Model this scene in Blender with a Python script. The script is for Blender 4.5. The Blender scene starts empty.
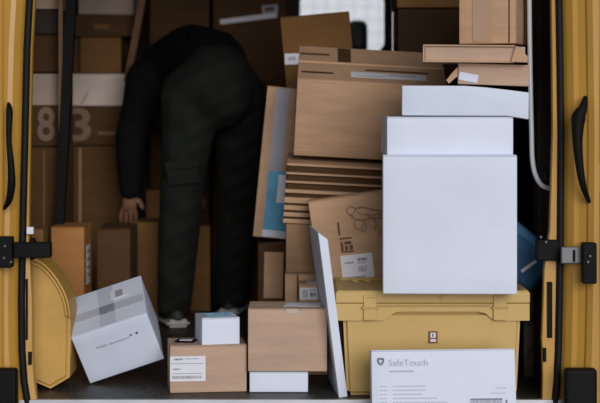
import bpy, bmesh, math, random
from mathutils import Vector, Matrix, Euler
random.seed(7)
S = bpy.context.scene
COL = S.collection
R = math.radians

# ------------------------------------------------------------------ camera, light, exposure
CAMZ, FP, HOR, DIST = 0.882, 1700.0, 100.0, 5.0
cd = bpy.data.cameras.new('camera'); cam = bpy.data.objects.new('camera', cd); COL.objects.link(cam)
cam.location = (0, -DIST, CAMZ); cam.rotation_euler = (R(90), 0, 0)
cd.sensor_width = 36; cd.lens = FP / 600 * 36; cd.shift_y = -(201.5 - HOR) / 600
cd.clip_start = .05; cd.clip_end = 200
cd.dof.use_dof = True; cd.dof.focus_distance = 5.05; cd.dof.aperture_fstop = 3.2
S.camera = cam
S.view_settings.view_transform = 'Standard'; S.view_settings.look = 'None'
S.view_settings.gamma = 1; S.view_settings.use_curve_mapping = False
S.view_settings.exposure = 0.0
wd = bpy.data.worlds.new('overcast_sky'); S.world = wd; wd.use_nodes = True
bgn = wd.node_tree.nodes['Background']
bgn.inputs[0].default_value = (.90, .94, 1.0, 1); bgn.inputs[1].default_value = 0.34
sd = bpy.data.lights.new('soft_sun', 'SUN'); sun = bpy.data.objects.new('soft_sun', sd); COL.objects.link(sun)
sd.energy = 2.3; sd.angle = R(34); sd.color = (1.0, .97, .97)
sun.rotation_euler = (R(76), 0, R(13))     # shines towards +y and down, from behind the photographer

def at(px, py, d):
    return Vector(((px - 300) * (DIST + d) / FP, d, CAMZ - (py - HOR) * (DIST + d) / FP))

# ------------------------------------------------------------------ materials
MATS = {}
def mat(name, col, rough=.6, metal=0, var=.0, scale=8, bump=0, bscale=60, coat=0, stretch=(1, 1, 1), col2=None, spec=.5):
    if name in MATS: return MATS[name]
    m = bpy.data.materials.new(name); m.use_nodes = True
    nt = m.node_tree; b = nt.nodes['Principled BSDF']
    b.inputs['Base Color'].default_value = (*col, 1); b.inputs['Roughness'].default_value = rough
    b.inputs['Metallic'].default_value = metal
    b.inputs['Specular IOR Level'].default_value = spec
    if coat: b.inputs['Coat Weight'].default_value = coat; b.inputs['Coat Roughness'].default_value = .15
    tc = nt.nodes.new('ShaderNodeTexCoord'); mp = nt.nodes.new('ShaderNodeMapping')
    mp.inputs['Scale'].default_value = stretch
    nt.links.new(tc.outputs['Object'], mp.inputs[0])
    if var or col2:
        n = nt.nodes.new('ShaderNodeTexNoise'); n.inputs['Scale'].default_value = scale; n.inputs['Detail'].default_value = 5
        nt.links.new(mp.outputs[0], n.inputs['Vector'])
        r = nt.nodes.new('ShaderNodeValToRGB'); r.color_ramp.elements[0].position = .35; r.color_ramp.elements[1].position = .68
        r.color_ramp.elements[0].color = (*[c * (1 - var) for c in col], 1)
        r.color_ramp.elements[1].color = (*(col2 or [min(1, c * (1 + var)) for c in col]), 1)
        nt.links.new(n.outputs['Fac'], r.inputs[0]); nt.links.new(r.outputs[0], b.inputs['Base Color'])
    if bump:
        n2 = nt.nodes.new('ShaderNodeTexNoise'); n2.inputs['Scale'].default_value = bscale; n2.inputs['Detail'].default_value = 4
        nt.links.new(mp.outputs[0], n2.inputs['Vector'])
        bp = nt.nodes.new('ShaderNodeBump'); bp.inputs['Strength'].default_value = bump; bp.inputs['Distance'].default_value = .004
        nt.links.new(n2.outputs['Fac'], bp.inputs['Height']); nt.links.new(bp.outputs[0], b.inputs['Normal'])
    MATS[name] = m
    return m
def card(name, col): return mat(name, col, .85, var=.09, scale=6, bump=.25, bscale=9, stretch=(1, 1, 5), spec=.15)
kraft = card('kraft', (.46, .29, .178)); kraft_warm_shaded = card('kraft_warm_shaded', (.16, .08, .027)); kraft_tan = card('kraft_tan', (.37, .17, .056))  # the warm kraft is darkened, with the bay's shade in its colour
kraft_dark = card('kraft_dark', (.075, .038, .016)); kraft_pale = card('kraft_pale', (.46, .32, .235)); kraft_mid = card('kraft_mid', (.28, .17, .095)); kraft_black_shaded = card('kraft_black_shaded', (.035, .019, .009))  # dark and black kraft: shade of the deep bay worked into the colour
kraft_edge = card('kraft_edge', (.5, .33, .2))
kraft_shaded = card('kraft_shaded', (.085, .043, .015))  # kraft for the far cartons, interior shade mixed into its colour
white = mat('white_card', (.635, .69, .80), .6, var=.03, scale=3, bump=.12, bscale=7, spec=.3)
white_grey = mat('white_card_grey', (.59, .65, .76), .6, var=.05, scale=5, bump=.15, bscale=9, spec=.3)
tape_clear = mat('tape_brown', (.27, .16, .09), .3, spec=.5)
tape_grey = mat('tape_grey', (.50, .54, .64), .35)
tape_lilac = mat('tape_lilac', (.24, .235, .27), .45)
paper = mat('paper', (.66, .67, .72), .6, var=.03)
ink = mat('ink', (.10, .10, .12), .7); ink_soft = mat('ink_soft', (.36, .37, .43), .7); ink_mid = mat('ink_mid', (.2, .2, .24), .7)
ink_brown = mat('ink_brown', (.10, .05, .03), .8); ink_brown_soft = mat('ink_brown_soft', (.27, .16, .10), .8)
blue = mat('blue_label', (.045, .27, .44), .5, var=.2, scale=20)
cyan = mat('cyan_print', (.12, .36, .52), .5)
yellow_paint = mat('yellow_paint', (.46, .245, .035), .42, var=.06, scale=3, coat=.15)
yellow_bin_m = mat('yellow_plastic', (.52, .345, .105), .5, var=.05, scale=3, bump=.05, bscale=200)
yellow_wheel = mat('yellow_liner', (.50, .29, .06), .5, var=.12, scale=6, bump=.1, bscale=20)
rubber = mat('rubber', (.004, .005, .006), .6, spec=.2)
black_plastic = mat('black_plastic', (.004, .004, .004), .6, spec=.12)
lining = mat('lining', (.028, .02, .015), .85, var=.3, scale=5)
lining_wood = mat('lining_wood', (.06, .036, .02), .8, var=.3, scale=4, stretch=(1, 1, 6))
wood = mat('wood', (.15, .078, .032), .7, var=.25, scale=5, stretch=(8, 8, 1))
steel = mat('steel', (.12, .12, .125), .45, metal=.5, var=.1)
white_tube = mat('white_tube', (.55, .57, .62), .3, spec=.6)
floor_m = mat('floor_rubber', (.018, .016, .014), .5, var=.3, scale=12, bump=.5, bscale=30, stretch=(12, 1, 1), col2=(.052, .048, .044))
asphalt = mat('asphalt', (.12, .12, .125), .9, var=.3, scale=40, bump=.4, bscale=120)
sill_m = mat('sill_metal', (.5, .51, .54), .45, metal=.3, var=.1)
trouser = mat('trouser_cloth', (.008, .0095, .008), .9, var=.25, scale=7, bump=.5, bscale=9, spec=.2)
sweater = mat('sweater_cloth', (.004, .004, .0045), .95, bump=.5, bscale=40, spec=.1)
skin = mat('skin', (.20, .10, .055), .55, var=.06, scale=20)
hair = mat('hair', (.02, .012, .008), .7, bump=.6, bscale=90)
shoe_m = mat('shoe_cloth', (.035, .035, .035), .7); sole_m = mat('shoe_sole', (.45, .44, .43), .7)
bag_blue = mat('bag_blue', (.008, .085, .19), .6, var=.15, scale=9, bump=.3, bscale=25)
bag_blue2 = mat('bag_blue_light', (.02, .12, .24), .6, var=.1, scale=9)
glass = bpy.data.materials.new('glass'); glass.use_nodes = True
_b = glass.node_tree.nodes['Principled BSDF']; _b.inputs['Transmission Weight'].default_value = 1; _b.inputs['Roughness'].default_value = 0; _b.inputs['IOR'].default_value = 1.05
def tile_mat():
    m = bpy.data.materials.new('white_tiles'); m.use_nodes = True; nt = m.node_tree; b = nt.nodes['Principled BSDF']
    tc = nt.nodes.new('ShaderNodeTexCoord'); mp = nt.nodes.new('ShaderNodeMapping'); mp.inputs['Rotation'].default_value = (R(90), 0, 0)
    br = nt.nodes.new('ShaderNodeTexBrick'); br.offset = 0
    br.inputs['Color1'].default_value = (.88, .91, .96, 1); br.inputs['Color2'].default_value = (.84, .87, .94, 1); br.inputs['Mortar'].default_value = (.55, .58, .66, 1)
    br.inputs['Scale'].default_value = 1; br.inputs['Brick Width'].default_value = .11; br.inputs['Row Height'].default_value = .11; br.inputs['Mortar Size'].default_value = .006
    nt.links.new(tc.outputs['Object'], mp.inputs[0]); nt.links.new(mp.outputs[0], br.inputs['Vector']); nt.links.new(br.outputs[0], b.inputs['Base Color'])
    b.inputs['Roughness'].default_value = .6
    return m

# ------------------------------------------------------------------ mesh helpers
def link(name, bm, m, parent=None, smooth=False, loc=None, rot=None):
    me = bpy.data.meshes.new(name); bm.normal_update(); bm.to_mesh(me); bm.free()
    if m is not None: me.materials.append(m)
    if smooth:
        for p in me.polygons: p.use_smooth = True
    o = bpy.data.objects.new(name, me); COL.objects.link(o)
    if parent: o.parent = parent
    if loc is not None: o.location = loc
    if rot is not None: o.rotation_euler = rot
    return o
def empty(name, label, cat, loc=(0, 0, 0), rot=(0, 0, 0), group=None):
    o = bpy.data.objects.new(name, None); COL.objects.link(o); o.empty_display_size = .05
    o.location = loc; o.rotation_euler = rot
    tag(o, label, cat, group); return o
def tag(o, label, cat, group=None):
    o['label'] = label; o['category'] = cat
    if group: o['group'] = group
    return o
def bx(bm, x0, x1, y0, y1, z0, z1, bev=0, seg=2):
    r = bmesh.ops.create_cube(bm, size=1)
    vs = r['verts']
    for v in vs:
        v.co = Vector((x0 + (v.co.x + .5) * (x1 - x0), y0 + (v.co.y + .5) * (y1 - y0), z0 + (v.co.z + .5) * (z1 - z0)))
    if bev:
        es = list({e for v in vs for e in v.link_edges})
        bmesh.ops.bevel(bm, geom=es, offset=bev, segments=seg, affect='EDGES', profile=.5)
    return vs
def box(name, x0, x1, y0, y1, z0, z1, m, parent=None, bev=0, seg=2):
    bm = bmesh.new(); bx(bm, x0, x1, y0, y1, z0, z1, bev, seg); return link(name, bm, m, parent)
def prism(bm, pts, a, b, axis='y'):
    """closed polygon pts in 2D, extruded from a to b along axis"""
    def P(u, v, t): return (u, t, v) if axis == 'y' else ((t, u, v) if axis == 'x' else (u, v, t))
    va = [bm.verts.new(P(u, v, a)) for u, v in pts]; vb = [bm.verts.new(P(u, v, b)) for u, v in pts]
    n = len(pts)
    bm.faces.new(va); bm.faces.new(vb[::-1])
    for i in range(n): bm.faces.new((va[i], vb[i], vb[(i + 1) % n], va[(i + 1) % n]))
    bmesh.ops.recalc_face_normals(bm, faces=bm.faces[:])
def tube(bm, pts, rad, seg=12):
    pts = [Vector(p) for p in pts]; rings = []
    rad = rad if isinstance(rad, (list, tuple)) else [rad] * len(pts)
    up = Vector((0, 1, 0)); nrm = None
    for i, p in enumerate(pts):
        t = (pts[min(i + 1, len(pts) - 1)] - pts[max(i - 1, 0)]).normalized()
        if nrm is None:
            nrm = t.cross(up if abs(t.dot(up)) < .9 else Vector((1, 0, 0))).normalized()
        nrm = (nrm - t * nrm.dot(t)).normalized(); bn = t.cross(nrm)
        rings.append([bm.verts.new(p + (nrm * math.cos(a) + bn * math.sin(a)) * rad[i]) for a in [2 * math.pi * k / seg for k in range(seg)]])
    for a, b in zip(rings, rings[1:]):
        for k in range(seg): bm.faces.new((a[k], a[(k + 1) % seg], b[(k + 1) % seg], b[k]))
    bm.faces.new(rings[0][::-1]); bm.faces.new(rings[-1])
    bmesh.ops.recalc_face_normals(bm, faces=bm.faces[:])
def smooth_path(pts, n=6):
    pts = [Vector(p) for p in pts]; out = []
    for i in range(len(pts) - 1):
        p0, p1, p2, p3 = pts[max(i - 1, 0)], pts[i], pts[i + 1], pts[min(i + 2, len(pts) - 1)]
        for k in range(n):
            t = k / n
            out.append(.5 * ((2 * p1) + (-p0 + p2) * t + (2 * p0 - 5 * p1 + 4 * p2 - p3) * t * t + (-p0 + 3 * p1 - 3 * p2 + p3) * t ** 3))
    out.append(pts[-1]); return out
def text_mesh(name, s, size, m, parent, loc, rot, extrude=.0004, fit=None, bold=0):
    cu = bpy.data.curves.new(name, 'FONT'); cu.body = s; cu.size = size; cu.extrude = extrude; cu.resolution_u = 3; cu.offset = bold
    t = bpy.data.objects.new(name, cu); COL.objects.link(t)
    bpy.context.view_layer.update()
    me = bpy.data.meshes.new_from_object(t.evaluated_get(bpy.context.evaluated_depsgraph_get()))
    COL.objects.unlink(t); bpy.data.objects.remove(t)
    if fit:
        xs = [v.co.x for v in me.vertices]; k = fit / (max(xs) - min(xs))
        for v in me.vertices: v.co.x *= k
    me.materials.clear(); me.materials.append(m)
    o = bpy.data.objects.new(name, me); COL.objects.link(o); o.parent = parent; o.location = loc; o.rotation_euler = rot
    return o

# ------------------------------------------------------------------ cartons
class Carton:
    """box placed by its front top left corner; local frame: origin bottom centre, front is -y"""
    def __init__(s, name, label, cat, ftl, wpx, hpx, d, dep, m, rot=(0, 0, 0), group=None, flaps=True, bulge=.002, bev=.003, raw=None, seam='x'):
        k = (DIST + d) / FP; s.k = k
        if raw: loc, (s.w, s.dep, s.h) = Vector(raw[0]), raw[1]; e = Euler(rot, 'XYZ')
        else:
            s.w, s.h, s.dep = wpx * k, hpx * k, dep
            e = Euler([R(a) for a in rot], 'XYZ')
            loc = at(ftl[0], ftl[1], d) - e.to_matrix() @ Vector((-s.w / 2, -dep / 2, s.h))
        s.root = empty(name, label, cat, loc, e, group)
        bm = bmesh.new(); t = .003 if flaps else 0
        bx(bm, -s.w / 2, s.w / 2, -dep_(s) / 2, dep_(s) / 2, 0, s.h - t)
        bmesh.ops.subdivide_edges(bm, edges=bm.edges[:], cuts=5, use_grid_fill=True)
        ph = random.random() * 9
        for v in bm.verts:
            u, q, r = 2 * v.co.x / s.w, 2 * v.co.y / s.dep, 2 * v.co.z / s.h - 1
            bl = bulge * (.6 + .4 * math.sin(ph + 3 * u + 2 * r))
            if abs(abs(q) - 1) < 1e-4: v.co.y += math.copysign(bl * (1 - u * u) * (1 - r * r), q)
            if abs(abs(u) - 1) < 1e-4: v.co.x += math.copysign(bl * (1 - q * q) * (1 - r * r), u)
        sharp = [ed for ed in bm.edges if len(ed.link_faces) == 2 and ed.calc_face_angle(0) > 1]
        bmesh.ops.bevel(bm, geom=sharp, offset=bev, segments=2, affect='EDGES', profile=.6)
        s.body = link('carton_body', bm, m, s.root, smooth=True)
        s.m = m
        if flaps:
            g = .0012
            if seam == 'x': rects = [(-s.w / 2, s.w / 2, -s.dep / 2, -g), (-s.w / 2, s.w / 2, g, s.dep / 2)]
            else: rects = [(-s.w / 2, -g, -s.dep / 2, s.dep / 2), (g, s.w / 2, -s.dep / 2, s.dep / 2)]
            for a in rects: box('flap', *a, s.h - t + .0002, s.h + .0004, m, s.root, bev=.001, seg=1)
    def front(s, name, x, y, w, h, m, t=.0012, lift=.0022, parent=None, roll=0):
        k = s.k
        bm = bmesh.new(); bx(bm, -w * k / 2, w * k / 2, -t, 0, -h * k / 2, h * k / 2)
        c = Vector((-s.w / 2 + (x + w / 2) * k, -s.dep / 2 - lift + .0012, s.h - (y + h / 2) * k))
        return link(name, bm, m, parent or s.root, loc=c, rot=(0, R(roll), 0))
    def print_lines(s, lab, w, h, rows, m=ink_mid, name='label_print'):
        """rows: (x, y, width, height, kind) in pixels from the label's top left, sunk on the label's face"""
        k = s.k; bm = bmesh.new()
        for x, y, ww, hh, kind in rows:
            X0, Z1 = (-w / 2 + x) * k, (h / 2 - y) * k
            if kind == 'bar': bx(bm, X0, X0 + ww * k, -.0017, -.0008, Z1 - hh * k, Z1)
            elif kind == 'text':
                q = X0
                while q < X0 + ww * k:
                    l = random.uniform(.9, 2.6) * k; bx(bm, q, min(q + l, X0 + ww * k), -.0017, -.0008, Z1 - hh * k, Z1); q += l + .5 * k
            elif kind == 'code':
                q = X0
                while q < X0 + ww * k:
                    l = random.uniform(.25, .8) * k; bx(bm, q, min(q + l, X0 + ww * k), -.0017, -.0008, Z1 - hh * k, Z1); q += l + random.uniform(.3, .7) * k
        return link(name, bm, m, lab)
    def top(s, name, x, y, w, d, m, t=.0008, rz=0):
        """x, y metres from the front left corner of the lid"""
        bm = bmesh.new(); bx(bm, -w / 2, w / 2, -d / 2, d / 2, 0, t)
        return link(name, bm, m, s.root, loc=(-s.w / 2 + x, -s.dep / 2 + y, s.h + .0006), rot=(0, 0, R(rz)))
    def tape_over(s, x, w, m, drop=.03, name='packing_tape', full=True):
        bm = bmesh.new(); X = -s.w / 2 + x
        bx(bm, X - w / 2, X + w / 2, -s.dep / 2 - .003, s.dep / 2 + .001, s.h + .0005, s.h + .0011)
        bx(bm, X - w / 2, X + w / 2, -s.dep / 2 - .0034, -s.dep / 2 - .0024, s.h - drop, s.h + .0011)
        return link(name, bm, m, s.root)
def dep_(s): return s.dep

# ================================================================== THE SETTING OUTSIDE
g = box('ground', -12, 12, -9, 14, -.65, -.6, asphalt); g['kind'] = 'structure'
wl = box('tiled_building', -7, 7, 9.0, 9.3, -.6, 6, tile_mat()); tag(wl, 'pale tiled building front seen bright through the small window of the van', 'building')

# ================================================================== THE VAN
van = empty('delivery_van', 'yellow delivery van seen into its open rear, dark lined cargo bay around the parcels', 'van')
HW, RZ, BACK = 1.0, 1.62, 2.75
box('floor', -HW, HW, .012, BACK, -.03, 0, floor_m)['kind'] = 'structure'
box('wall_left', -HW - .05, -HW, .12, BACK, -.03, RZ, lining_wood)['kind'] = 'structure'
box('wall_right', HW, HW + .05, .12, BACK, -.03, RZ, lining)['kind'] = 'structure'
box('ceiling', -HW - .08, HW + .08, -.02, BACK + .05, RZ, RZ + .05, lining)['kind'] = 'structure'
bm = bmesh.new()
bx(bm, -.86, .86, -.008, .012, -.03, .001, .003)
link('sill_strip', bm, sill_m, van)
box('rear_bumper', -1.0, 1.0, -.20, -.010, -.24, -.055, black_plastic, van, bev=.012)
box('chassis_underside', -1.0, 1.0, 0, 4.0, -.35, -.032, black_plastic, van)
# bulkhead with a rounded window opening
def bulkhead():
    a, b = at(300, 52, BACK), at(384.5, -8, BACK)
    x0, x1, z0, z1 = a.x, b.x, a.z, b.z
    bm = bmesh.new()
    y0, y1 = BACK, BACK + .04
    bx(bm, -HW, x0, y0, y1, 0, RZ)
    u0, u1 = at(392.5, 58, BACK).x, at(402, 58, BACK).x      # narrow second pane beside the first
    bx(bm, x1, u0, y0, y1, 0, RZ); bx(bm, u1, HW, y0, y1, 0, RZ); bx(bm, u0, u1, y0, y1, 0, z0 - .03); bx(bm, u0, u1, y0, y1, z1, RZ)
    box('window_2', u0 - .004, u1 + .004, y0 + .015, y0 + .019, z0 - .04, z1 + .01, glass)['kind'] = 'structure'
    bx(bm, x0, x1, y0, y1, 0, z0); bx(bm, x0, x1, y0, y1, z1, RZ)
    rr = .05
    for cx, cz, sx, sz in ((x0, z0, 1, 1), (x1, z0, -1, 1), (x0, z1, 1, -1), (x1, z1, -1, -1)):
        pts = [(cx, cz)] + [(cx + sx * (rr - rr * math.sin(t)), cz + sz * (rr - rr * math.cos(t))) for t in [k * math.pi / 2 / 8 for k in range(9)]]
        prism(bm, pts, y0, y1)
    link('wall_front', bm, lining)['kind'] = 'structure'
    p = box('window_1', x0 - .01, x1 + .01, y0 + .015, y0 + .019, z0 - .01, z1 + .01, glass); p['kind'] = 'structure'
    return x0, x1, z0, z1
bulkhead()
# cab roof and cab seat with headrest, seen through the window
box('cab_floor', -HW, HW, BACK + .04, 4.2, -.03, 0, lining, van)
bm = bmesh.new(); h0 = at(356, 34, 3.05)
bx(bm, h0.x - .04, h0.x + .055, 3.02, 3.12, h0.z - .10, h0.z + .065, .035, 4)
hr = link('headrest', bm, black_plastic, van, smooth=True)
box('seat_back', h0.x - .2, h0.x + .25, 3.0, 3.14, .25, h0.z - .12, lining, van, bev=.04, seg=4)

# rear frame: profile swept upwards; sgn -1 = left, +1 = right
def seal_px(py, sgn):
    if sgn < 0: ks = [(-170, 37), (0, 29.6), (50, 27), (130, 25.2), (230, 22.8), (300, 21.5), (350, 22), (380, 24), (403, 27.5), (440, 34)]
    else: ks = [(-170, 556), (0, 559), (60, 560), (130, 561), (230, 560.5), (300, 559.5), (350, 558.5), (380, 557), (403, 555), (440, 550)]
    for (a, u), (b, v) in zip(ks, ks[1:]):
        if py <= b: return u + (v - u) * (py - a) / (b - a)
    return ks[-1][1]
def lip_px(py, sgn):
    ks = [(-170, .3), (120, .3), (240, 1.5), (300, 6), (403, 5), (440, 5)] if sgn < 0 else [(-170, 2), (130, 3.5), (230, 6), (270, 11), (340, 12), (403, 8), (440, 6)]
    for (a, u), (b, v) in zip(ks, ks[1:]):
        if py <= b: return u + (v - u) * (py - a) / (b - a)
    return ks[-1][1]
def rear_frame(sgn):
    rows = list(range(-150, 431, 10))
    bm = bmesh.new(); prev = None
    for py in rows:
        z = CAMZ - (py - HOR) * DIST / FP
        xs = (seal_px(py, sgn) - 300) * DIST / FP; lip = lip_px(py, sgn) * DIST / FP
        xs = abs(xs)
        prof = [(xs + .115, -.066), (xs + .088, -.062), (xs + .074, -.050), (xs + .070, -.040), (xs + .050, -.026), (xs + .036, -.022), (xs + .020, -.004),
                (xs + .012, .008), (xs - .004, .008), (xs - .011, .004), (xs - .011 - lip, .006), (xs - .013 - lip, .012), (xs - .010 - lip, .05), (xs + .02, .10), (HW + .04, .13)]
        ring = [bm.verts.new((sgn * x, y, z)) for x, y in prof]
        if prev:
            for a, b, c, e in zip(prev, prev[1:], ring[1:], ring): bm.faces.new((a, b, c, e))
        prev = ring
    bmesh.ops.recalc_face_normals(bm, faces=bm.faces[:])
    o = link('rear_frame', bm, yellow_paint, van)
    md = o.modifiers.new('thickness', 'SOLIDIFY'); md.thickness = .002; md.offset = 0
    bm = bmesh.new(); tube(bm, [(sgn * abs((seal_px(py, sgn) - 300) * DIST / FP), -.001, CAMZ - (py - HOR) * DIST / FP) for py in rows], .0105, 10)
    link('door_seal', bm, rubber, van, smooth=True)
rear_frame(-1); rear_frame(1)
# slots in the lip, latch plates
def slot(px0, px1, py0, py1, m=black_plastic, name='frame_slot', d=-.004, t=.012):
    a, b = at(px0, py1, d), at(px1, py0, d)
    return box(name, a.x, b.x, d, d + t, a.z, b.z, m, van, bev=.002)
slot(25.6, 27.6, 279, 340); slot(28, 31.5, 352, 365)
slot(547.5, 552.5, 282, 338); slot(543, 546.5, 348, 362)
# dark lower corner covers of the bumper
for px0, px1, py0 in ((-14, 20, 366), (562, 594, 366)):
    a, b = at(px0, 432, -.05), at(px1, py0, -.05)
    box('corner_cover', a.x, b.x, -.11, -.067, a.z, b.z, black_plastic, van, bev=.01, seg=3)
# doors swung wide open, hinged at the frame's outer edges
def door(sgn):
    hx = sgn * (.857 if sgn < 0 else .845)
    root = bpy.data.objects.new('rear_door', None); COL.objects.link(root); root.parent = van
    root.location = (hx + (.006 if sgn < 0 else 0), -.068, 0); root.rotation_euler = (0, 0, R(sgn * 66))
    s = 1 if sgn > 0 else -1
    def b2(name, x0, x1, y0, y1, z0, z1, m, bev=.006):
        xa, xb = sorted((s * x0, s * x1)); return box(name, xa, xb, y0, y1, z0, z1, m, root, bev=bev)
    b2('door_shell', .012, .06, -.74, -.004, -.04, 1.6, yellow_paint, .012)
    b2('door_panel', .0, .014, -.70, -.03, .04, .62, yellow_paint, .004)
    b2('door_panel', .0, .014, -.70, -.03, .70, 1.52, yellow_paint, .004)
    return root
dl, dr = door(-1), door(1)
# straps and hinge hardware
def hardware(sgn):
    if sgn < 0:
        pieces = [('hinge_block', 21, 34, 239, 260, .01, .05, black_plastic), ('hinge_arm', 9, 50, 243, 258, -.055, -.01, black_plastic), ('hinge_block', -6, 12, 237, 268, -.10, -.06, black_plastic)]
        bolts = [(5, 246), (4, 258), (11, 262)]
    else:
        pieces = [('hinge_block', 537, 560, 240, 261, -.015, .03, black_plastic), ('hinge_plate', 561, 584, 247, 264, -.062, -.052, steel), ('hinge_block', 583, 597, 243, 284, -.10, -.06, black_plastic)]
        bolts = [(541, 237), (546, 242), (590, 256), (588, 262)]
    for n, x0, x1, y0, y1, d0, d1, m in pieces:
        a, b = at(x0, y1, d0), at(x1, y0, d0)
        box(n, a.x, b.x, d0, d1, a.z, b.z, m, van, bev=.004)
    for x, y in bolts:
        bm = bmesh.new(); c = at(x, y, -.104 if (x < 20 or x > 580) else -.018)
        bmesh.ops.create_cone(bm, cap_ends=True, segments=10, radius1=.0045, radius2=.003, depth=.008)
        link('bolt', bm, steel, van, loc=c, rot=(R(90), 0, 0))
    if sgn > 0: slot(573, 575.5, 250, 262, black_plastic, 'plate_slot', -.066, .01)
    else:
        a = at(27, 234, -.0); box('striker_plate', a.x, a.x + .02, -.012, .01, a.z, a.z + .021, paper, van, bev=.002)
hardware(-1); hardware(1)
# curved black grab handles
def handle(px, rad, name='grab_handle', base=None):
    pts = smooth_path([at(x, y, d) for x, y, d in px], 6); n = len(pts)
    rr = []
    for i in range(n):
        t = i / (n - 1) * (len(rad) - 1); k = min(int(t), len(rad) - 2); rr.append(rad[k] + (rad[k + 1] - rad[k]) * (t - k))
    bm = bmesh.new(); tube(bm, pts, rr, 12); o = link(name, bm, black_plastic, van, smooth=True); return o
handle([(8.5, 103, -.06), (9.5, 112, -.085), (9, 140, -.095), (11, 165, -.10), (11.5, 185, -.095), (9, 200, -.08), (4, 209, -.06)], [.004, .010, .008, .010, .012, .010, .004])
handle([(585.5, 97, -.06), (583, 108, -.085), (578.5, 118, -.085), (577.5, 140, -.09), (579.5, 165, -.09), (583, 185, -.085), (589, 202, -.06)], [.006, .013, .021, .015, .012, .010, .006])
# white grab rail inside the right rear pillar
bm = bmesh.new()
tube(bm, smooth_path([at(529, -40, .14), at(530, 60, .14), at(531.5, 130, .14), at(532.5, 160, .14), at(536, 176, .14), at(543, 186, .14), at(556, 190, .14)], 8), .0075, 12)
link('grab_rail', bm, white_tube, van, smooth=True)
bm = bmesh.new(); c = at(545, 176, .3); bx(bm, c.x - .01, c.x + .01, .3, .31, c.z + .008, c.z + .012); bx(bm, c.x - .01, c.x + .01, .3, .31, c.z - .012, c.z - .008); bx(bm, c.x - .002, c.x + .002, .3, .31, c.z - .012, c.z + .012)
link('wall_bracket', bm, steel, van)
# inner pillar behind the right lip
a, b = at(538, 420, .3), at(620, -60, .3); box('inner_pillar', a.x, HW, .31, .42, 0, RZ, lining, van)
# yellow wheel housing left, arched profile
def wheel_housing():
    d = .16; k = (DIST + d) / FP
    prof = [(69, 378), (70, 345), (70, 318), (67.5, 302), (62, 288), (54, 275.5), (45, 265.5), (36, 260), (24, 257.5)]
    P = [((x - 300) * k, CAMZ - (y - HOR) * k) for x, y in prof]
    bm = bmesh.new(); out = [(-HW, .03), ((30 - 300) * k, .03), ((50 - 300) * k, .004)] + P + [(-HW, P[-1][1])]
    prism(bm, out, d, .34)
    es = [e for e in bm.edges if all(abs(v.co.y - d) < 1e-5 for v in e.verts)]
    bmesh.ops.bevel(bm, geom=es, offset=.012, segments=3, affect='EDGES')
    o = link('wheel_housing', bm, yellow_wheel, van)
    bm = bmesh.new()
    cx, cz = P[-1][0], P[-1][1] - .14
    rim = [(x - (x - cx) * .075, d - .002, z - (z - cz) * .10) for x, z in P[2:]]
    tube(bm, smooth_path(rim, 5), .0045, 8); link('housing_rib', bm, yellow_wheel, o, smooth=True)
    bm = bmesh.new(); rim = [(x - (x - cx) * .01, d + .004, z - (z - cz) * .012) for x, z in P[2:]]
    tube(bm, smooth_path(rim, 5), .004, 8); link('housing_rib', bm, yellow_wheel, o, smooth=True)
wheel_housing()
# right wheel housing, dark
bm = bmesh.new(); prism(bm, [(HW, 0), (.77, 0), (.765, .16), (.79, .26), (.85, .33), (HW, .36)], .45, 1.2); link('wheel_housing', bm, lining_wood, van)
# dark upright post and shelf on the left
bm = bmesh.new(); p0, p1 = at(73, -45, 1.12), at(59, 232, 1.12)
w_ = .018
vs = [(p1.x - w_, 1.12, p1.z), (p1.x + w_ * .8, 1.12, p1.z), (p0.x + w_, 1.12, p0.z), (p0.x - w_, 1.12, p0.z)]
va = [bm.verts.new(v) for v in vs]; vb = [bm.verts.new((v[0], 1.16, v[2])) for v in vs]
bm.faces.new(va); bm.faces.new(vb[::-1])
for i in range(4): bm.faces.new((va[i], vb[i], vb[(i + 1) % 4], va[(i + 1) % 4]))
bmesh.ops.recalc_face_normals(bm, faces=bm.faces[:]); link('rack_post', bm, black_plastic, van)
a, b = at(58.5, 131, 1.13), at(62.5, -40, 1.13)
box('rack_edge', a.x, b.x, 1.13, 1.15, a.z, RZ, wood, van)

# ================================================================== BACK OF THE BAY, LEFT
def c(*a, **k): return Carton(*a, **k)
# near left strip
x = c('carton', 'narrow brown carton at the far left edge, under the one printed 8', 'box', (27, 147), 36, 194, 1.22, .3, kraft_shaded)
x.front('packing_tape', 16, 3, 2.4, 175, kraft_warm_shaded)
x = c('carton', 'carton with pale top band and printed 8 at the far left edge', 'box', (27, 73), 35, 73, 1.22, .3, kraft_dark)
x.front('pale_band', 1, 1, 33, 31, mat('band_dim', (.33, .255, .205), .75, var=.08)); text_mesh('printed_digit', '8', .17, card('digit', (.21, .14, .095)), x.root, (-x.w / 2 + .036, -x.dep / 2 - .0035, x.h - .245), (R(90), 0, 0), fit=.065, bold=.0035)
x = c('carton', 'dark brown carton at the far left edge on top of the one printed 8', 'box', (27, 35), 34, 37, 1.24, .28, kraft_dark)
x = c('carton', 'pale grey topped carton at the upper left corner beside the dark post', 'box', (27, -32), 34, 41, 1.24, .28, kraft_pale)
x = c('carton', 'flat black crate under the pale carton in the upper left corner', 'crate', (27, 10), 34, 24, 1.24, .28, lining, flaps=False)
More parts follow.
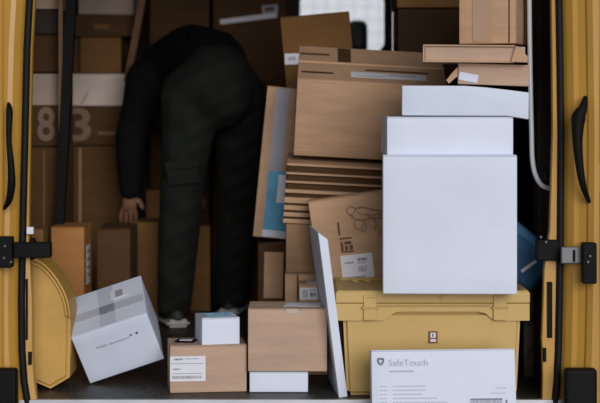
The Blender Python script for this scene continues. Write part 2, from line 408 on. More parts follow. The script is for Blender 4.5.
# far left stack
f0 = 2.1
x = c('carton', 'large brown carton with vertical tape seam under the one printed 3, left of the person', 'box', (63, 146), 68, 165, f0, .36, kraft_shaded)
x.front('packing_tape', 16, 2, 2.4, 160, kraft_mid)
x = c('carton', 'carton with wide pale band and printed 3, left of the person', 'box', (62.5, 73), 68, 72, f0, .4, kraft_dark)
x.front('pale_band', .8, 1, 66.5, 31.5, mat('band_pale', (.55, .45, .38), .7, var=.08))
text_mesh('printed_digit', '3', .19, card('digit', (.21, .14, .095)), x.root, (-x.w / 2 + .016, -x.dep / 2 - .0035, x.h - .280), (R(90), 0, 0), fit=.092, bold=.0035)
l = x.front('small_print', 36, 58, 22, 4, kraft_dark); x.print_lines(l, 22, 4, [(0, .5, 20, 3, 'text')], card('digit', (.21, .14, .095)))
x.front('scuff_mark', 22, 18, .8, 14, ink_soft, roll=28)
x = c('carton', 'brown carton standing on the one printed 3', 'box', (80, 37), 41, 36, f0 + .02, .36, kraft_warm_shaded)
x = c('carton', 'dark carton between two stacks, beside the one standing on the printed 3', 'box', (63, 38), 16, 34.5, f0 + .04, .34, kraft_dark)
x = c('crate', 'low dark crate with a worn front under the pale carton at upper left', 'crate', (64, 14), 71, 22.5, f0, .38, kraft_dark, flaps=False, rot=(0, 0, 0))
x.front('worn_patch', 30, 10, 16, 5, kraft_warm_shaded)
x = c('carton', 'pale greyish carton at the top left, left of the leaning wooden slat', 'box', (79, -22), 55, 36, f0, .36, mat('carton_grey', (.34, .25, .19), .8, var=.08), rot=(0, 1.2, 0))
# leaning wooden slat
bm = bmesh.new(); p0, p1 = at(145, -14, 1.95), at(127, 82, 2.08)
t = (p0 - p1).normalized(); n = Vector((t.z, 0, -t.x)) * .014; yv = Vector((0, .012, 0))
va = [bm.verts.new(p + s1 * n + s2 * yv) for p in (p1, p0) for s1, s2 in ((-1, -1), (1, -1), (1, 1), (-1, 1))]
for q in ((0, 1, 2, 3), (7, 6, 5, 4), (0, 4, 5, 1), (1, 5, 6, 2), (2, 6, 7, 3), (3, 7, 4, 0)): bm.faces.new([va[i] for i in q])
bmesh.ops.recalc_face_normals(bm, faces=bm.faces[:])
tag(link('wooden_slat', bm, wood), 'narrow wooden slat leaning upright at the top, above the bent person', 'slat')
# centre back, above and behind the person
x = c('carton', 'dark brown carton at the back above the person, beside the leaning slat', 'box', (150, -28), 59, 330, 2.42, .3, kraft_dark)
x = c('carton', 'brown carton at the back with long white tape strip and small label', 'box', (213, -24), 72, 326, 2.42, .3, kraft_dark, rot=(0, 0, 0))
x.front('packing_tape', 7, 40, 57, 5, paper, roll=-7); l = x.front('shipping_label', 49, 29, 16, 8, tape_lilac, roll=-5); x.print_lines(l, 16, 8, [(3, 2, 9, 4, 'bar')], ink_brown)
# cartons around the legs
x = c('carton', 'brown carton low on the floor just left of the standing leg', 'box', (132, 222), 34, 95.5, 1.88, .22, kraft_warm_shaded)
x = c('carton', 'brown carton seen between the two legs of the person', 'box', (183, 226), 27, 85, 2.1, .2, kraft_warm_shaded)
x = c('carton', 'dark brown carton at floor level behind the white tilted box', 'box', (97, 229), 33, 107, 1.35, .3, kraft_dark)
x = c('carton', 'narrow brown carton far back, just left of the left knee', 'box', (146, 190), 22, 115, 2.2, .18, kraft_warm_shaded)
# upright carton on the left with a label on its side
x = c('carton', 'tall light brown carton left of the person, behind the yellow wheel housing', 'box', (51, 227), 33, 122.5, 1.0, .22, kraft_tan)
bm = bmesh.new(); bx(bm, 0, .001, -.055, .03, -.14, 0); lb = link('shipping_label', bm, paper, x.root, loc=(x.w / 2 + .002, 0, x.h - .07))
bm = bmesh.new()
for i in range(4): bx(bm, .0008, .0016, -.045, .02, -.03 - i * .028, -.018 - i * .028)
link('label_print', bm, ink_mid, lb)
x = c('carton', 'small brown carton on top of the yellow wheel housing by the left door hinge', 'box', (31, 229), 12, 28, .2, .1, kraft_warm_shaded)

# ================================================================== THE PERSON
def skin_mesh(name, nodes, edges, root, m, parent, sub=2):
    me = bpy.data.meshes.new(name); me.from_pydata([n[0] for n in nodes], edges, [])
    o = bpy.data.objects.new(name, me); COL.objects.link(o)
    o.modifiers.new('skin', 'SKIN'); sv = me.skin_vertices[0].data if me.skin_vertices else None
    if sv is None:
        bm = bmesh.new(); bm.from_mesh(me); bm.verts.layers.skin.verify(); bm.to_mesh(me); bm.free(); sv = me.skin_vertices[0].data
    for i, n in enumerate(nodes):
        r = n[1] if isinstance(n[1], tuple) else (n[1], n[1]); sv[i].radius = r; sv[i].use_root = (i == root)
    md = o.modifiers.new('sub', 'SUBSURF'); md.levels = sub; md.render_levels = sub
    bpy.context.view_layer.update()
    me2 = bpy.data.meshes.new_from_object(o.evaluated_get(bpy.context.evaluated_depsgraph_get()))
    COL.objects.unlink(o); bpy.data.objects.remove(o)
    me2.name = name; me2.materials.clear(); me2.materials.append(m)
    for p in me2.polygons: p.use_smooth = True
    r = bpy.data.objects.new(name, me2); COL.objects.link(r)
    if parent: r.parent = parent
    return r
def cloth_mesh(name, chains, m, parent, voxel=.011, smooth=8):
    """one continuous garment: overlapping tapered limbs fused by a voxel remesh and relaxed"""
    bm = bmesh.new()
    for ch in chains:
        for (p, a), (q, b) in zip(ch, ch[1:]):
            n = max(2, int((q - p).length / .02))
            for i in range(n + 1):
                t = i / n
                bmesh.ops.create_icosphere(bm, subdivisions=2, radius=a + (b - a) * t, matrix=Matrix.Translation(p.lerp(q, t)))
    me = bpy.data.meshes.new(name); bm.to_mesh(me); bm.free()
    o = bpy.data.objects.new(name, me); COL.objects.link(o)
    md = o.modifiers.new('fuse', 'REMESH'); md.mode = 'VOXEL'; md.voxel_size = voxel; md.use_smooth_shade = True
    md = o.modifiers.new('relax', 'SMOOTH'); md.iterations = smooth; md.factor = .6
    bpy.context.view_layer.update()
    me2 = bpy.data.meshes.new_from_object(o.evaluated_get(bpy.context.evaluated_depsgraph_get()))
    COL.objects.unlink(o); bpy.data.objects.remove(o)
    me2.name = name; me2.materials.clear(); me2.materials.append(m)
    for p in me2.polygons: p.use_smooth = True
    r = bpy.data.objects.new(name, me2); COL.objects.link(r); r.parent = parent
    return r
def person():
    J = dict(pel=at(217, 82, 1.60), waist=at(210, 66, 1.74), chest=at(192, 63, 1.90), uch=at(172, 70, 2.02), neck=at(157, 86, 2.10), head=at(157, 104, 2.17),
             hl=at(192, 96, 1.60), hr=at(240, 98, 1.70), kl=at(181, 200, 1.58), kr=at(238, 196, 1.86), al=at(174.5, 300, 1.62), ar=at(231, 291, 1.96),
             sl=at(147, 80, 1.92), el=at(131, 136, 1.86), wl=at(130, 190, 1.84), sr=at(196, 92, 2.12), er=at(200, 140, 2.16), wr=at(196, 180, 2.2))
    tl = J['al'] + Vector((-.05, .16, -.055)); tr = J['ar'] + Vector((.03, .15, -.055))
    names = ['pel', 'waist', 'chest', 'uch', 'neck', 'head', 'hl', 'kl', 'al', 'hr', 'kr', 'ar', 'sl', 'el', 'wl', 'sr', 'er', 'wr']
    rad = dict(pel=.13, waist=.12, chest=.135, uch=.12, neck=.058, head=.09, hl=.09, hr=.09, kl=.06, kr=.06, al=.04, ar=.04, sl=.06, el=.045, wl=.03, sr=.06, er=.045, wr=.03)
    nodes = [(J[n], rad[n]) for n in names]; ix = {n: i for i, n in enumerate(names)}
    edges = [('pel', 'waist'), ('waist', 'chest'), ('chest', 'uch'), ('uch', 'neck'), ('neck', 'head'), ('pel', 'hl'), ('hl', 'kl'), ('kl', 'al'), ('pel', 'hr'), ('hr', 'kr'), ('kr', 'ar'),
             ('uch', 'sl'), ('sl', 'el'), ('el', 'wl'), ('uch', 'sr'), ('sr', 'er'), ('er', 'wr')]
    E = [(ix[a], ix[b]) for a, b in edges]
    # feet, hands with five fingers, nose
    def add(p, r, link_to): nodes.append((p, r)); E.append((link_to, len(nodes) - 1)); return len(nodes) - 1
    add(tl, .03, ix['al']); add(tr, .03, ix['ar'])
    for w, dirv, sd in (('wl', Vector((-.10, .35, -1)).normalized(), 1), ('wr', Vector((0, .5, -1)).normalized(), -1)):
        palm = add(J[w] + dirv * .055, (.036, .018), ix[w])
        side = Vector((1, 0, 0)); base = nodes[palm][0]
        for k, (off, ln) in enumerate(((-.03, .062), (-.010, .075), (.010, .070), (.029, .055))):
            a = add(base + side * off + dirv * .045, .0095, palm)
            b = add(nodes[a][0] + dirv * ln * .55 + Vector((0, .012, 0)), .0085, a)
            add(nodes[b][0] + dirv * ln * .35 + Vector((0, .022, 0)), .0075, b)
        a = add(base + side * .04 * sd - dirv * .01, .011, palm); add(nodes[a][0] + dirv * .04 + side * .018 * sd, .009, a)
    hd = (J['head'] - J['neck']).normalized()
    root = empty('person', 'person in black sweater and dark trousers bending over inside the van, seen from behind', 'person', (J['al'].x, J['al'].y, 0))
    def rp(o):
        o.location = -root.location; return o
    body = rp(skin_mesh('body', nodes, E, 0, skin, root))
    # hair cap
    bm = bmesh.new(); bmesh.ops.create_uvsphere(bm, u_segments=20, v_segments=14, radius=.112)
    hr_ = link('hair', bm, hair, root, smooth=True, loc=J['head'] + Vector((0, -.015, .01)) - root.location)
    # face: nose, ears and eyes on the far, downward side
    fc = J['head'] + Vector((-.03, .085, -.045)) - root.location
    bm = bmesh.new()
    for s1 in (-1, 1):
        r = bmesh.ops.create_uvsphere(bm, u_segments=10, v_segments=8, radius=.012); bmesh.ops.translate(bm, verts=r['verts'], vec=(s1 * .032, 0, .0))
    link('eyes', bm, paper, root, smooth=True, loc=fc)
    # sweater: torso, sleeves, ribbed hem and cuffs
    L = lambda a, b, t: J[a].lerp(J[b], t)
    rp(cloth_mesh('sweater', [[(L('pel', 'waist', .45), .150), (J['waist'], .155), (J['chest'], .162), (J['uch'], .140), (L('neck', 'uch', .3), .075)],
                              [(J['uch'], .12), (J['sl'], .092), (L('sl', 'el', .5), .074), (J['el'], .068), (L('el', 'wl', .6), .058), (J['wl'], .045)],
                              [(J['uch'], .12), (J['sr'], .085), (J['er'], .062), (J['wr'], .045)]], sweater, root))
    tr_ = rp(cloth_mesh('trousers', [[(L('pel', 'waist', .3), .142), (J['pel'], .152), (J['pel'] + Vector((0, -.01, -.05)), .145)],
                               [(J['pel'], .14), (J['hl'], .128), (L('hl', 'kl', .35), .108), (L('hl', 'kl', .7), .094), (J['kl'], .088), (L('kl', 'al', .35), .085), (L('kl', 'al', .75), .077), (J['al'] + Vector((0, 0, -.01)), .072)],
                               [(J['pel'], .14), (J['hr'], .118), (L('hr', 'kr', .35), .104), (L('hr', 'kr', .7), .094), (J['kr'], .088), (L('kr', 'ar', .35), .084), (L('kr', 'ar', .75), .078), (J['ar'] + Vector((0, 0, -.01)), .073)]], trouser, root))
    # soft folds
    for v in tr_.data.vertices:
        z = v.co.z; v.co.y += .006 * math.sin(z * 38 + v.co.x * 30) + .004 * math.sin(z * 90 - v.co.x * 45)
    p = J['hl'].lerp(J['kl'], .62)
    bm = bmesh.new(); bx(bm, -.065, .06, -.112, -.100, -.09, .0, .006); bx(bm, -.068, .063, -.120, -.108, -.03, .005, .005)
    link('cargo_pocket', bm, trouser, tr_, loc=p + Vector((-.005, .015, 0)), rot=(0, R(-6), 0))
    # shoes
    for a, yaw in ((J['al'], 18), (J['ar'], -10)):
        bm = bmesh.new()
        for v in bx(bm, -.045, .045, -.075, .20, .0, .03): pass
        sole = bm
        bmesh.ops.bevel(sole, geom=sole.edges[:], offset=.012, segments=3, affect='EDGES')
        loc = Vector((a.x, a.y, .004)) - root.location
        up = bmesh.new(); r = bmesh.ops.create_uvsphere(up, u_segments=20, v_segments=12, radius=1)
        for v in up.verts: v.co = Vector((v.co.x * .043, .06 + v.co.y * .132, .028 + max(0, v.co.z) * (.075 if v.co.y < 0 else .05)))
        sh = link('shoe', up, shoe_m, root, smooth=True, loc=loc, rot=(0, 0, R(yaw))); link('shoe_sole', sole, sole_m, sh)
    return root
person()

# ================================================================== MIDDLE: the leaning and stacked cartons
x = c('carton', 'tall brown carton leaning with grey tape and blue label beside the person', 'box', (267.5, 86), 46, 151, .93, .16, kraft, rot=(0, 5.6, 0))
x.front('packing_tape', 9, 1, 14, 148, tape_lilac, lift=.003)
l = x.front('blue_label', 9.5, 84, 36, 64, blue, lift=.0042); l['label'] = 'blue printed label'
x.front('white_window', 20, 87, 22, 28, paper, lift=.0056)
x.front('packing_tape', 9, 143, 38, 7, tape_grey, lift=.0056)
x = c('carton', 'narrow brown carton standing under the leaning carton with the blue label', 'box', (258, 243), 30, 109, .94, .18, kraft_dark)
x.front('inner_panel', 6, 9, 19, 46, kraft, roll=1)
x.front('torn_flap', 5, -1, 22, 5, kraft_dark, lift=.006, roll=-6)
x = c('carton', 'brown carton tucked under the left end of the stack of flat cartons', 'box', (286, 223), 90, 50, .56, .25, kraft_mid, flaps=True)
x = c('carton', 'brown carton on the floor behind the square box with a label on its top', 'box', (285, 273.5), 95, 95, .57, .25, kraft)
x.front('fold_edge', 12, 1, 1.4, 40, kraft_dark)
x = c('carton', 'small brown carton with white address label beside the slim leaning white box', 'box', (299, 284), 32, 91, .44, .1, kraft)
l = x.front('shipping_label', 1, 3.5, 18, 12, paper); x.print_lines(l, 18, 12, [(2, 2, 6, 8, 'code'), (10, 2, 6, 1.2, 'text'), (10, 5, 6, 4, 'text')], ink_mid)
x.top('shipping_label', .05, .04, .05, .05, paper)
# stack of flat cartons, tipped forward together with the big carton on top
n = 8
tops = [163, 172, 180.5, 189, 197, 205, 212, 218.5]; lefts = [287, 286.4, 285.8, 285.2, 284.6, 284, 283.5, 283]
stk_names = ['uppermost', 'second from the top', 'third from the top', 'fourth from the top', 'fifth from the top', 'sixth from the top', 'seventh from the top', 'lowest']
for i in range(n):
    hp = (tops[i + 1] - tops[i]) if i < 7 else 6.5
    gp = 6.4 if i < 3 else (4.4 if i < 4 else 2.2)
    d = .55; k = (DIST + d) / FP; w, dp = 152 * k, .30
    e = Euler((R(5), R(2.9), 0)); h = hp * k
    loc = at(lefts[i], tops[i], d) - e.to_matrix() @ Vector((-w / 2, -dp / 2, h))
    root = empty('flat_carton', 'thin flat brown carton, %s of the tipped stack under the big carton' % stk_names[i], 'box', loc, e, 'stack of thin flat cartons')
    box('carton_lid', -w / 2, w / 2, -dp / 2 + (.0 if i else .004), dp / 2, gp * k, h - .0006, kraft, root, bev=.001, seg=1)
    box('carton_body', -w / 2 + .006, w / 2 - .006, -dp / 2 + .012, dp / 2 - .02, .0004, gp * k, kraft_dark, root)  # recessed body coloured dark to give the gaps their shade
# big carton
x = c('large_carton', 'big brown carton tipped forward on the stack of flat cartons, flaps and tape on top', 'box', (297.5, 78.5), 150, 82, .54, .37, kraft, rot=(18.5, 3.1, 0), bulge=.006)
x.front('crease', 1, 71.5, 148, .9, kraft_edge)
x.front('crease', 2, 2, 146, .8, kraft_edge)
x.top('packing_tape', .155, x.dep * .75, .045, x.dep * .46, kraft_dark)
lb = x.top('shipping_label', .30, .075, .25, .055, paper, rz=0)
bm = bmesh.new(); bx(bm, -.10, -.02, -.02, -.012, .0006, .0014); link('label_print', bm, ink_soft, lb)
bm = bmesh.new(); bx(bm, .0, .09, .0, .012, .0006, .0014); link('label_print', bm, ink_soft, lb)
x.top('dark_slit', .065, .075, .105, .018, kraft_dark); x.top('dark_slit', .055, .28, .10, .018, kraft_dark); x.top('dark_slit', .33, .128, .21, .014, kraft_dark)  # dark strips; the two at the left are painted tape shadows
x.top('flap_edge', x.w / 2, x.dep / 2, x.w, .006, kraft_edge, t=.005)
# carton with drawing
x = c('carton', 'tilted brown carton with printed line drawing and white label behind the yellow crate', 'box', (308, 201.5), 92, 170, .43, .09, kraft, rot=(0, -8.2, 0))
def scribble(x, pts, r, m, name='printed_drawing', cuts=None):
    bm = bmesh.new(); k = x.k
    for st in pts:
        P = smooth_path([(-x.w / 2 + u * k, -x.dep / 2 - .0036, x.h - v * k) for u, v in st], 4)
        tube(bm, P, r, 5)
    return link(name, bm, m, x.root)
draw = [[(37, 13), (41, 11), (45, 13), (44, 17), (40, 19), (37, 16), (37, 13)],
        [(45, 14), (52, 13), (60, 16), (68, 19), (76, 20)], [(40, 19), (44, 24), (52, 26), (60, 25), (68, 26), (76, 25)],
        [(44, 24), (42, 30), (46, 35), (50, 33), (52, 27)], [(52, 26), (54, 31), (52, 36), (48, 37)], [(56, 20), (60, 23), (66, 22), (72, 24)],
        [(47, 16), (50, 20), (55, 21), (58, 25)], [(62, 26), (64, 32), (61, 37)], [(66, 38), (70, 40), (68, 44), (65, 42), (66, 38)], [(70, 30), (74, 33), (76, 38)]]
scribble(x, draw, .0016, ink_brown_soft)
scribble(x, draw[1:3], .0024, ink_brown_soft)
for (a, b, w, h) in ((25.5, 25, 2.0, 13), (26, 41, 12, 1.6), (26, 45, 2.5, 9), (30, 45, 7, 3), (30, 49, 3, 5), (34.5, 49, 3.5, 5), (26, 54.5, 13, 1.4)):
    x.front('printed_mark', a, b, w, h, ink_brown, lift=.0024, roll=2)
l = x.front('shipping_label', 23.5, 59, 32, 30, paper, lift=.003, roll=2)
x.print_lines(l, 32, 30, [(4, 7, 9, 1.6, 'text'), (17, 4, 9, 3.2, 'text'), (17, 8.5, 8, 1, 'text'), (17, 12, 8, 6, 'code'), (4, 22, 20, 1.2, 'text')], ink_mid)
# carton behind, at the top
x = c('carton', 'brown carton with white label standing behind the big tipped carton, by the window', 'box', (280, 17.5), 69.5, 322, 1.15, .25, kraft_warm_shaded, rot=(0, -5.2, 0), seam='x')
l = x.front('shipping_label', 1, 37, 16, 11, paper, roll=4); x.print_lines(l, 16, 11, [(3, 3, 8, 4, 'text')], ink_soft)
# dark carton right of the window
x = c('carton', 'dark brown carton right of the window, behind the upright carton with tape', 'box', (398, 8), 72, 343.5, .95, .3, kraft_black_shaded, flaps=False)
x = c('carton', 'brown carton cut by the top edge, on the dark carton right of the window', 'box', (397, -32), 74, 39.5, .93, .32, kraft_warm_shaded)

# ================================================================== RIGHT: crate and the white boxes
def yellow_crate():
    d = .05; k = (DIST + d) / FP
    zt = CAMZ - (291 - HOR) * k
    W = lambda px: (px - 300) * k
    Z = lambda py: CAMZ - (py - HOR) * k
    cx = W(433); root = empty('lidded_crate', 'yellow plastic crate with clip-on lid carrying the tall white box', 'crate', (cx, d + .19, 0))
    X = lambda px: W(px) - cx
    D0, D1 = -.17, .17
    # tub, slightly tapered
    bm = bmesh.new(); vs = bx(bm, X(343), X(522), D0, D1, .0, Z(312))
    for v in vs:
        if v.co.z < .05: v.co.x *= .955; v.co.y *= .97
    bmesh.ops.bevel(bm, geom=bm.edges[:], offset=.012, segments=3, affect='EDGES')
    tub = link('crate_tub', bm, yellow_bin_m, root)
    # skirt with the wavy lower edge
    bm = bmesh.new()
    pts = [(336, 304), (530, 304), (530, 321), (497, 321.5), (492, 319), (486, 314), (479, 312), (400, 312), (395, 313), (389, 317), (383, 320.5), (376, 321), (338, 321), (336, 318)]
    prism(bm, [(X(a), Z(b)) for a, b in pts], D0 - .010, D0 + .004); link('crate_rim', bm, yellow_bin_m, root)
    bm = bmesh.new()
    for sx in (-1, 1):
        a, b = sorted((sx * (X(530) - .012), sx * X(530))); bx(bm, a, b, D0, D1 + .01, Z(321), Z(304), .003)
    bx(bm, X(336), X(530), D1, D1 + .012, Z(321), Z(304), .003)
    link('crate_rim', bm, yellow_bin_m, root)
    # lid: slab with raised border
    bm = bmesh.new(); bx(bm, X(335.5), X(530.5), D0 - .014, D1 + .016, Z(303.6), zt - .004, .004, 3)
    link('crate_lid', bm, yellow_bin_m, root)
    bm = bmesh.new()
    bx(bm, X(337), X(529), D0 - .012, D0 + .014, zt - .006, zt, .003); bx(bm, X(337), X(529), D1 - .012, D1 + .014, zt - .006, zt + .002, .003)
    bx(bm, X(337), X(344), D0, D1, zt - .006, zt + .001, .003); bx(bm, X(522), X(529), D0, D1, zt - .006, zt + .001, .003)
    link('lid_border', bm, yellow_bin_m, root)
    bm = bmesh.new()
    for px in (352, 365): tube(bm, smooth_path([(X(px), D1 - .05, zt - .003), (X(px + 3), D1 - .07, zt + .001), (X(px + 9), D1 - .07, zt - .003)], 4), .004, 6)
    link('lid_rib', bm, yellow_bin_m, root)
    # clips
    for px in (370, 500):
        bm = bmesh.new(); bx(bm, X(px - 6.5), X(px + 6.5), D0 - .019, D0 - .008, Z(320.5), Z(295), .002)
        cl = link('lid_clip', bm, yellow_bin_m, root)
        bm = bmesh.new(); bx(bm, X(px - 8), X(px + 8), D0 - .022, D0 - .012, Z(309), Z(306.8), .001); bx(bm, X(px - 4), X(px + 4), D0 - .021, D0 - .017, Z(298), Z(297), .0005)
        link('clip_bar', bm, mat('yellow_plastic_worn', (.42, .27, .075), .5), cl)
    bm = bmesh.new(); bx(bm, X(378), X(490), D0 - .016, D0 - .012, Z(306.6), Z(305.4), .0006); bx(bm, X(440), X(442), D0 - .016, D0 - .013, Z(301), Z(293)); link('lid_seam', bm, mat('yellow_plastic_worn', (.42, .27, .075), .5), root)
    # little emblem sticker
    bm = bmesh.new(); bx(bm, X(429), X(438), D0 + .0, D0 + .0015, Z(344), Z(332)); em = link('emblem_sticker', bm, mat('emblem_brown', (.16, .06, .03), .6), root, loc=(0, -.003, 0))
    bm = bmesh.new(); bx(bm, X(431), X(436), D0 - .001, D0 + .0, Z(338.5), Z(333.5)); bx(bm, X(431), X(436.4), D0 - .001, D0 + .0, Z(342.5), Z(340)); link('emblem_print', bm, paper, em)
    bm = bmesh.new(); bx(bm, X(432.6), X(434), D0 - .002, D0 - .001, Z(337.6), Z(334.3)); link('emblem_print', bm, ink, em)
    return zt
yellow_crate()
x = c('carton', 'tall plain white box standing on the yellow crate', 'box', (383, 155.3), 133.5, 138.5, -.03, .30, white, flaps=True, bulge=.003, rot=(0, 0, -2.3))
x = c('carton', 'white box lying on top of the tall white box', 'box', (387, 117), 126.5, 38, .0, .29, white, rot=(0, 0, .8))
x = c('carton', 'low white box sagging right, uppermost of the three white boxes above the crate', 'box', (402, 85.5), 126, 30, .02, .26, white_grey, rot=(0, .3, -4.0), bulge=.004, flaps=False)
for v in x.body.data.vertices:
    u = v.co.x / x.w + .5
    if v.co.z > x.h * .5: v.co.z -= .019 * max(0, (u - .5) / .5) ** 1.3
    else: v.co.z -= .010 * max(0, (u - .9) / .1)
x = c('carton', 'thin brown carton with peeling white tape directly on the low white box', 'box', (458.5, 63), 70.5, 21, .03, .24, kraft_pale, rot=(0, 2.0, -5))
x.front('packing_tape', 1, 10, 19, 8, white_grey, roll=9)
x.front('lid_edge', -.5, .5, 71, 1.4, kraft_edge)
bm = bmesh.new(); k = x.k
prism(bm, [(-x.w / 2 - .002, x.h - .012), (-x.w / 2 - .018, x.h - .03), (-x.w / 2 - .034, x.h - .052), (-x.w / 2 - .026, x.h - .062), (-x.w / 2 - .010, x.h - .046), (-x.w / 2 - .001, x.h - .04)], -.115, -.06)
link('torn_flap', bm, kraft, x.root)
# open tray like carton
d = .0; k = (DIST + d) / FP; w, h, dp = 103 * k, 17.5 * k, .26
e = Euler((0, R(.6), R(-4.5))); loc = at(423, 44.5, d) - e.to_matrix() @ Vector((-w / 2, -dp / 2, h))
tr = empty('flat_carton', 'flat brown carton with folded rims, topmost lying one, jutting out to the left', 'box', loc, e)
box('carton_body', -w / 2 + .006, w / 2 - .004, -dp / 2 + .008, dp / 2, .004, h - .004, kraft_pale, tr, bev=.002)
box('rim', -w / 2, w / 2 - .035, -dp / 2 - .002, dp / 2, h - .0045, h, kraft_edge, tr, bev=.001, seg=1)
box('rim', -w / 2, w / 2 - .035, -dp / 2, dp / 2, 0, .004, kraft_edge, tr, bev=.001, seg=1)
box('rim', -w / 2, -w / 2 + .005, -dp / 2 - .001, dp / 2, 0, h, kraft_edge, tr, bev=.001, seg=1)
bm = bmesh.new(); prism(bm, [(w / 2 - .045, .003), (w / 2 - .032, h - .002), (w / 2 - .02, h - .005), (w / 2 + .003, .018), (w / 2 + .002, .001)], -dp / 2 - .006, -dp / 2 + .02)
link('torn_flap', bm, kraft, tr)
x = c('carton', 'upright brown carton with tape, cut by the top edge, above the white boxes', 'box', (459, -28), 57, 72, .09, .2, kraft, rot=(0, 0, -17))
x.front('packing_tape', 14, 1, 19, 69, mat('tape_pale', (.40, .26, .17), .3), lift=.003)
x.front('packing_tape', 50, 0, 1.2, 71, kraft_dark)
# leaning white panel
x = c('flat_carton', 'slim white box standing on edge, leaning left against the yellow crate', 'box', (318.2, 232.5), 8.6, 167, .035, .33, white, rot=(0, -7.2, 4.5), flaps=False, bulge=.0, bev=.0015)
for v in x.body.data.vertices:
    if v.co.z > x.h * .9: v.co.z -= .024 * (v.co.x / x.w + .5)
# box with the product print, front right, standing on the bumper step
x = c('carton', 'white product box with shield emblem and grey print in front of the yellow crate', 'box', (371, 350.5), 144, 73, -.135, .09, white, rot=(-8, -.6, .6), flaps=True)
def shield(x, u, v, s, m):
    k = x.k; bm = bmesh.new()
    o_ = [(-1, 1), (-.5, 1.15), (0, .95), (.5, 1.15), (1, 1), (1, .1), (.6, -.7), (0, -1.2), (-.6, -.7), (-1, .1)]
    pts = [(-x.w / 2 + (u + a * s) * k, -x.dep / 2 - .0036, x.h - (v - b * s) * k) for a, b in o_]
    tube(bm, pts + [pts[0]], .0026, 6); o = link('shield_emblem', bm, m, x.root); return o
shield(x, 9.5, 11, 2.6, ink_mid)
text_mesh('printed_name', 'SafeTouch', .026, mat('print_grey', (.43, .44, .51), .7), x.root, (-x.w / 2 + 17 * x.k, -x.dep / 2 - .003, x.h - 15.4 * x.k), (R(90), 0, 0), fit=39 * x.k)
l = x.front('small_print', 17, 19.5, 34, 3, white, lift=.002); x.print_lines(l, 34, 3, [(1, .6, 24, 1.6, 'text')], ink_soft)
l = x.front('small_print', 6, 34, 136, 26, white, lift=.002)
rows = []
for i in range(5): rows += [(1.5, 1 + i * 4, 8, 1.2, 'text'), (15, 1 + i * 4, (33, 32, 30, 45, 54)[i], 1.2, 'text')]
rows += [(118, 4, 10, 1, 'text'), (112, 9, 16, 1, 'text')]
x.print_lines(l, 136, 26, rows, mat('print_grey', (.43, .44, .51), .7))
l2 = x.front('barcode', 97, 48, 42, 14, white, lift=.0036); x.print_lines(l2, 42, 14, [(1, 2, 32, 12, 'code'), (36, 2, 2, 10, 'bar'), (1, .5, 32, 1.6, 'bar')], ink_mid)

# ================================================================== FRONT ROW, LEFT
x = c('carton', 'white box tipped on its edge with barcode sticker, left of the brown boxes', 'box', None, 1, 1, .28, None, white_grey, rot=(.4384, -.3208, .0288), raw=((-.554, .3746, .0872), (.2421, .2305, .1772)), bulge=.001, seam='x')
x.top('packing_tape', x.w / 2, x.dep / 2, .05, x.dep * .98, tape_grey)
x.top('packing_tape', x.w * .5, x.dep * .42, x.w * .98, .045, mat('tape_pale_grey', (.46, .48, .56), .4))
lb = x.top('barcode_sticker', x.w * .68, x.dep * .72, .055, .05, paper, t=.0014)
bm = bmesh.new()
for i in range(6): bx(bm, -.012, .012, -.018 + i * .0065, -.0145 + i * .0065, .0012, .002)
link('label_print', bm, ink, lb)
bm = bmesh.new(); bx(bm, -.05, .05, -.0008, .0008, 0, .0006); link('crease', bm, tape_grey, x.root, loc=(-.055, -.07, x.h + .001))
text_mesh('printed_words', 'Public documents', .012, ink_soft, x.root, (-.06, -x.dep / 2 - .0032, x.h * .64), (R(90), 0, 0), fit=.105)
for u in (.052, .071):
    bm = bmesh.new(); bmesh.ops.create_cone(bm, cap_ends=True, segments=8, radius1=.0042, radius2=.0042, depth=.001); link('printed_symbol', bm, ink_mid if u < .06 else ink, x.root, loc=(u, -x.dep / 2 - .0025, x.h * .69), rot=(R(90), 0, 0))
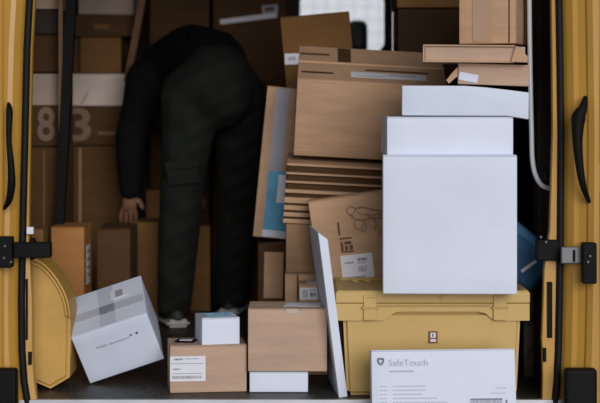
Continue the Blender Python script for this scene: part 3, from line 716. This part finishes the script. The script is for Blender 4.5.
# brown box with address label
x = c('carton', 'brown box with white address label under the small white box', 'box', (170, 346), 77, 47.2, .11, .17, kraft_pale, rot=(0, 0, 7.0))
l = x.front('shipping_label', 0, 10.5, 35.5, 25, paper)
x.print_lines(l, 35.5, 25, [(4, 2, 9, 1.8, 'text'), (15, 2.2, 14, .8, 'text'), (1, 7, 32, .5, 'bar'), (3, 12, 7, 1.4, 'text'), (2, 17, 30, .5, 'bar'), (2, 19.5, 30, 3, 'code')], ink_mid)
bm = bmesh.new(); bx(bm, -.03, .03, -.035, .03, 0, .004, .001)
pk = tag(link('card_wallet', bm, black_plastic, None, loc=(-.348, .205, at(0, 346, .11).z + .0015), rot=(0, 0, R(-8))), 'small flat black wallet with white label on the labelled brown box', 'wallet')
bm = bmesh.new(); bx(bm, -.018, .02, -.02, .01, .004, .005, 0); link('wallet_label', bm, paper, pk)
# small white box on it
x = c('carton', 'small white box with blue print on its lid, on the labelled brown box', 'box', (202, 318.5), 38.5, 27.3, .13, .13, white, rot=(0, 0, 13.0))
bm = bmesh.new()
for i in range(5):
    for j in range(9):
        if random.random() < .8: bx(bm, -.035 + j * .009, -.0285 + j * .009, -.045 + i * .02, -.034 + i * .02, 0, .0012)
link('lid_print', bm, cyan, x.root, loc=(0, .01, x.h + .0006))
x.top('side_tape', .012, .065, .02, .12, tape_grey)
# square brown box on small white box
xb = c('carton', 'small white box on the floor under the square brown box', 'box', (249.5, 372), 58.5, 20.3, .12, .17, white)
x = c('carton', 'square brown box with label on top, standing on a small white box', 'box', (248, 309), 79, 62.6, .11, .19, kraft_pale, rot=(0, 0, 0))
lb = x.top('shipping_label', .165, .10, .11, .09, paper, rz=-4)
bm = bmesh.new()
for i in range(4): bx(bm, -.045, -.005 + .012 * i, -.03 + i * .016, -.025 + i * .016, .0006, .0014)
link('label_print', bm, ink_soft, lb)
x.tape_over(.133, .036, mat('tape_gloss', (.50, .40, .33), .2), drop=.014)
# blue bag on the right
rt = empty('cooler_bag', 'blue padded bag with white stripe mark squeezed in at right beside the tall white box', 'bag', at(514, 275, .36), (0, R(39), 0))
bm = bmesh.new(); bx(bm, -.16, .060, -.10, .12, -.016, .138, .018, 4); link('bag_body', bm, bag_blue, rt, smooth=False)
bm = bmesh.new(); bx(bm, -.162, .062, -.104, .122, .098, .136, .012, 3); link('bag_lid', bm, bag_blue2, rt)
bm = bmesh.new(); bx(bm, -.028, .028, -.1015, -.1005, -.005, .005); link('bag_mark', bm, paper, rt, loc=(.002, 0, .05), rot=(0, R(-75), 0))
# strap and dark sheet leaning at right beside the crate
x = c('carton', 'dark scuffed brown board standing between the yellow crate and the right pillar', 'board', (524, 288), 34, 89, .40, .03, mat('scuffed', (.10, .06, .035), .7, var=.5, scale=14, col2=(.2, .17, .15)), flaps=False)
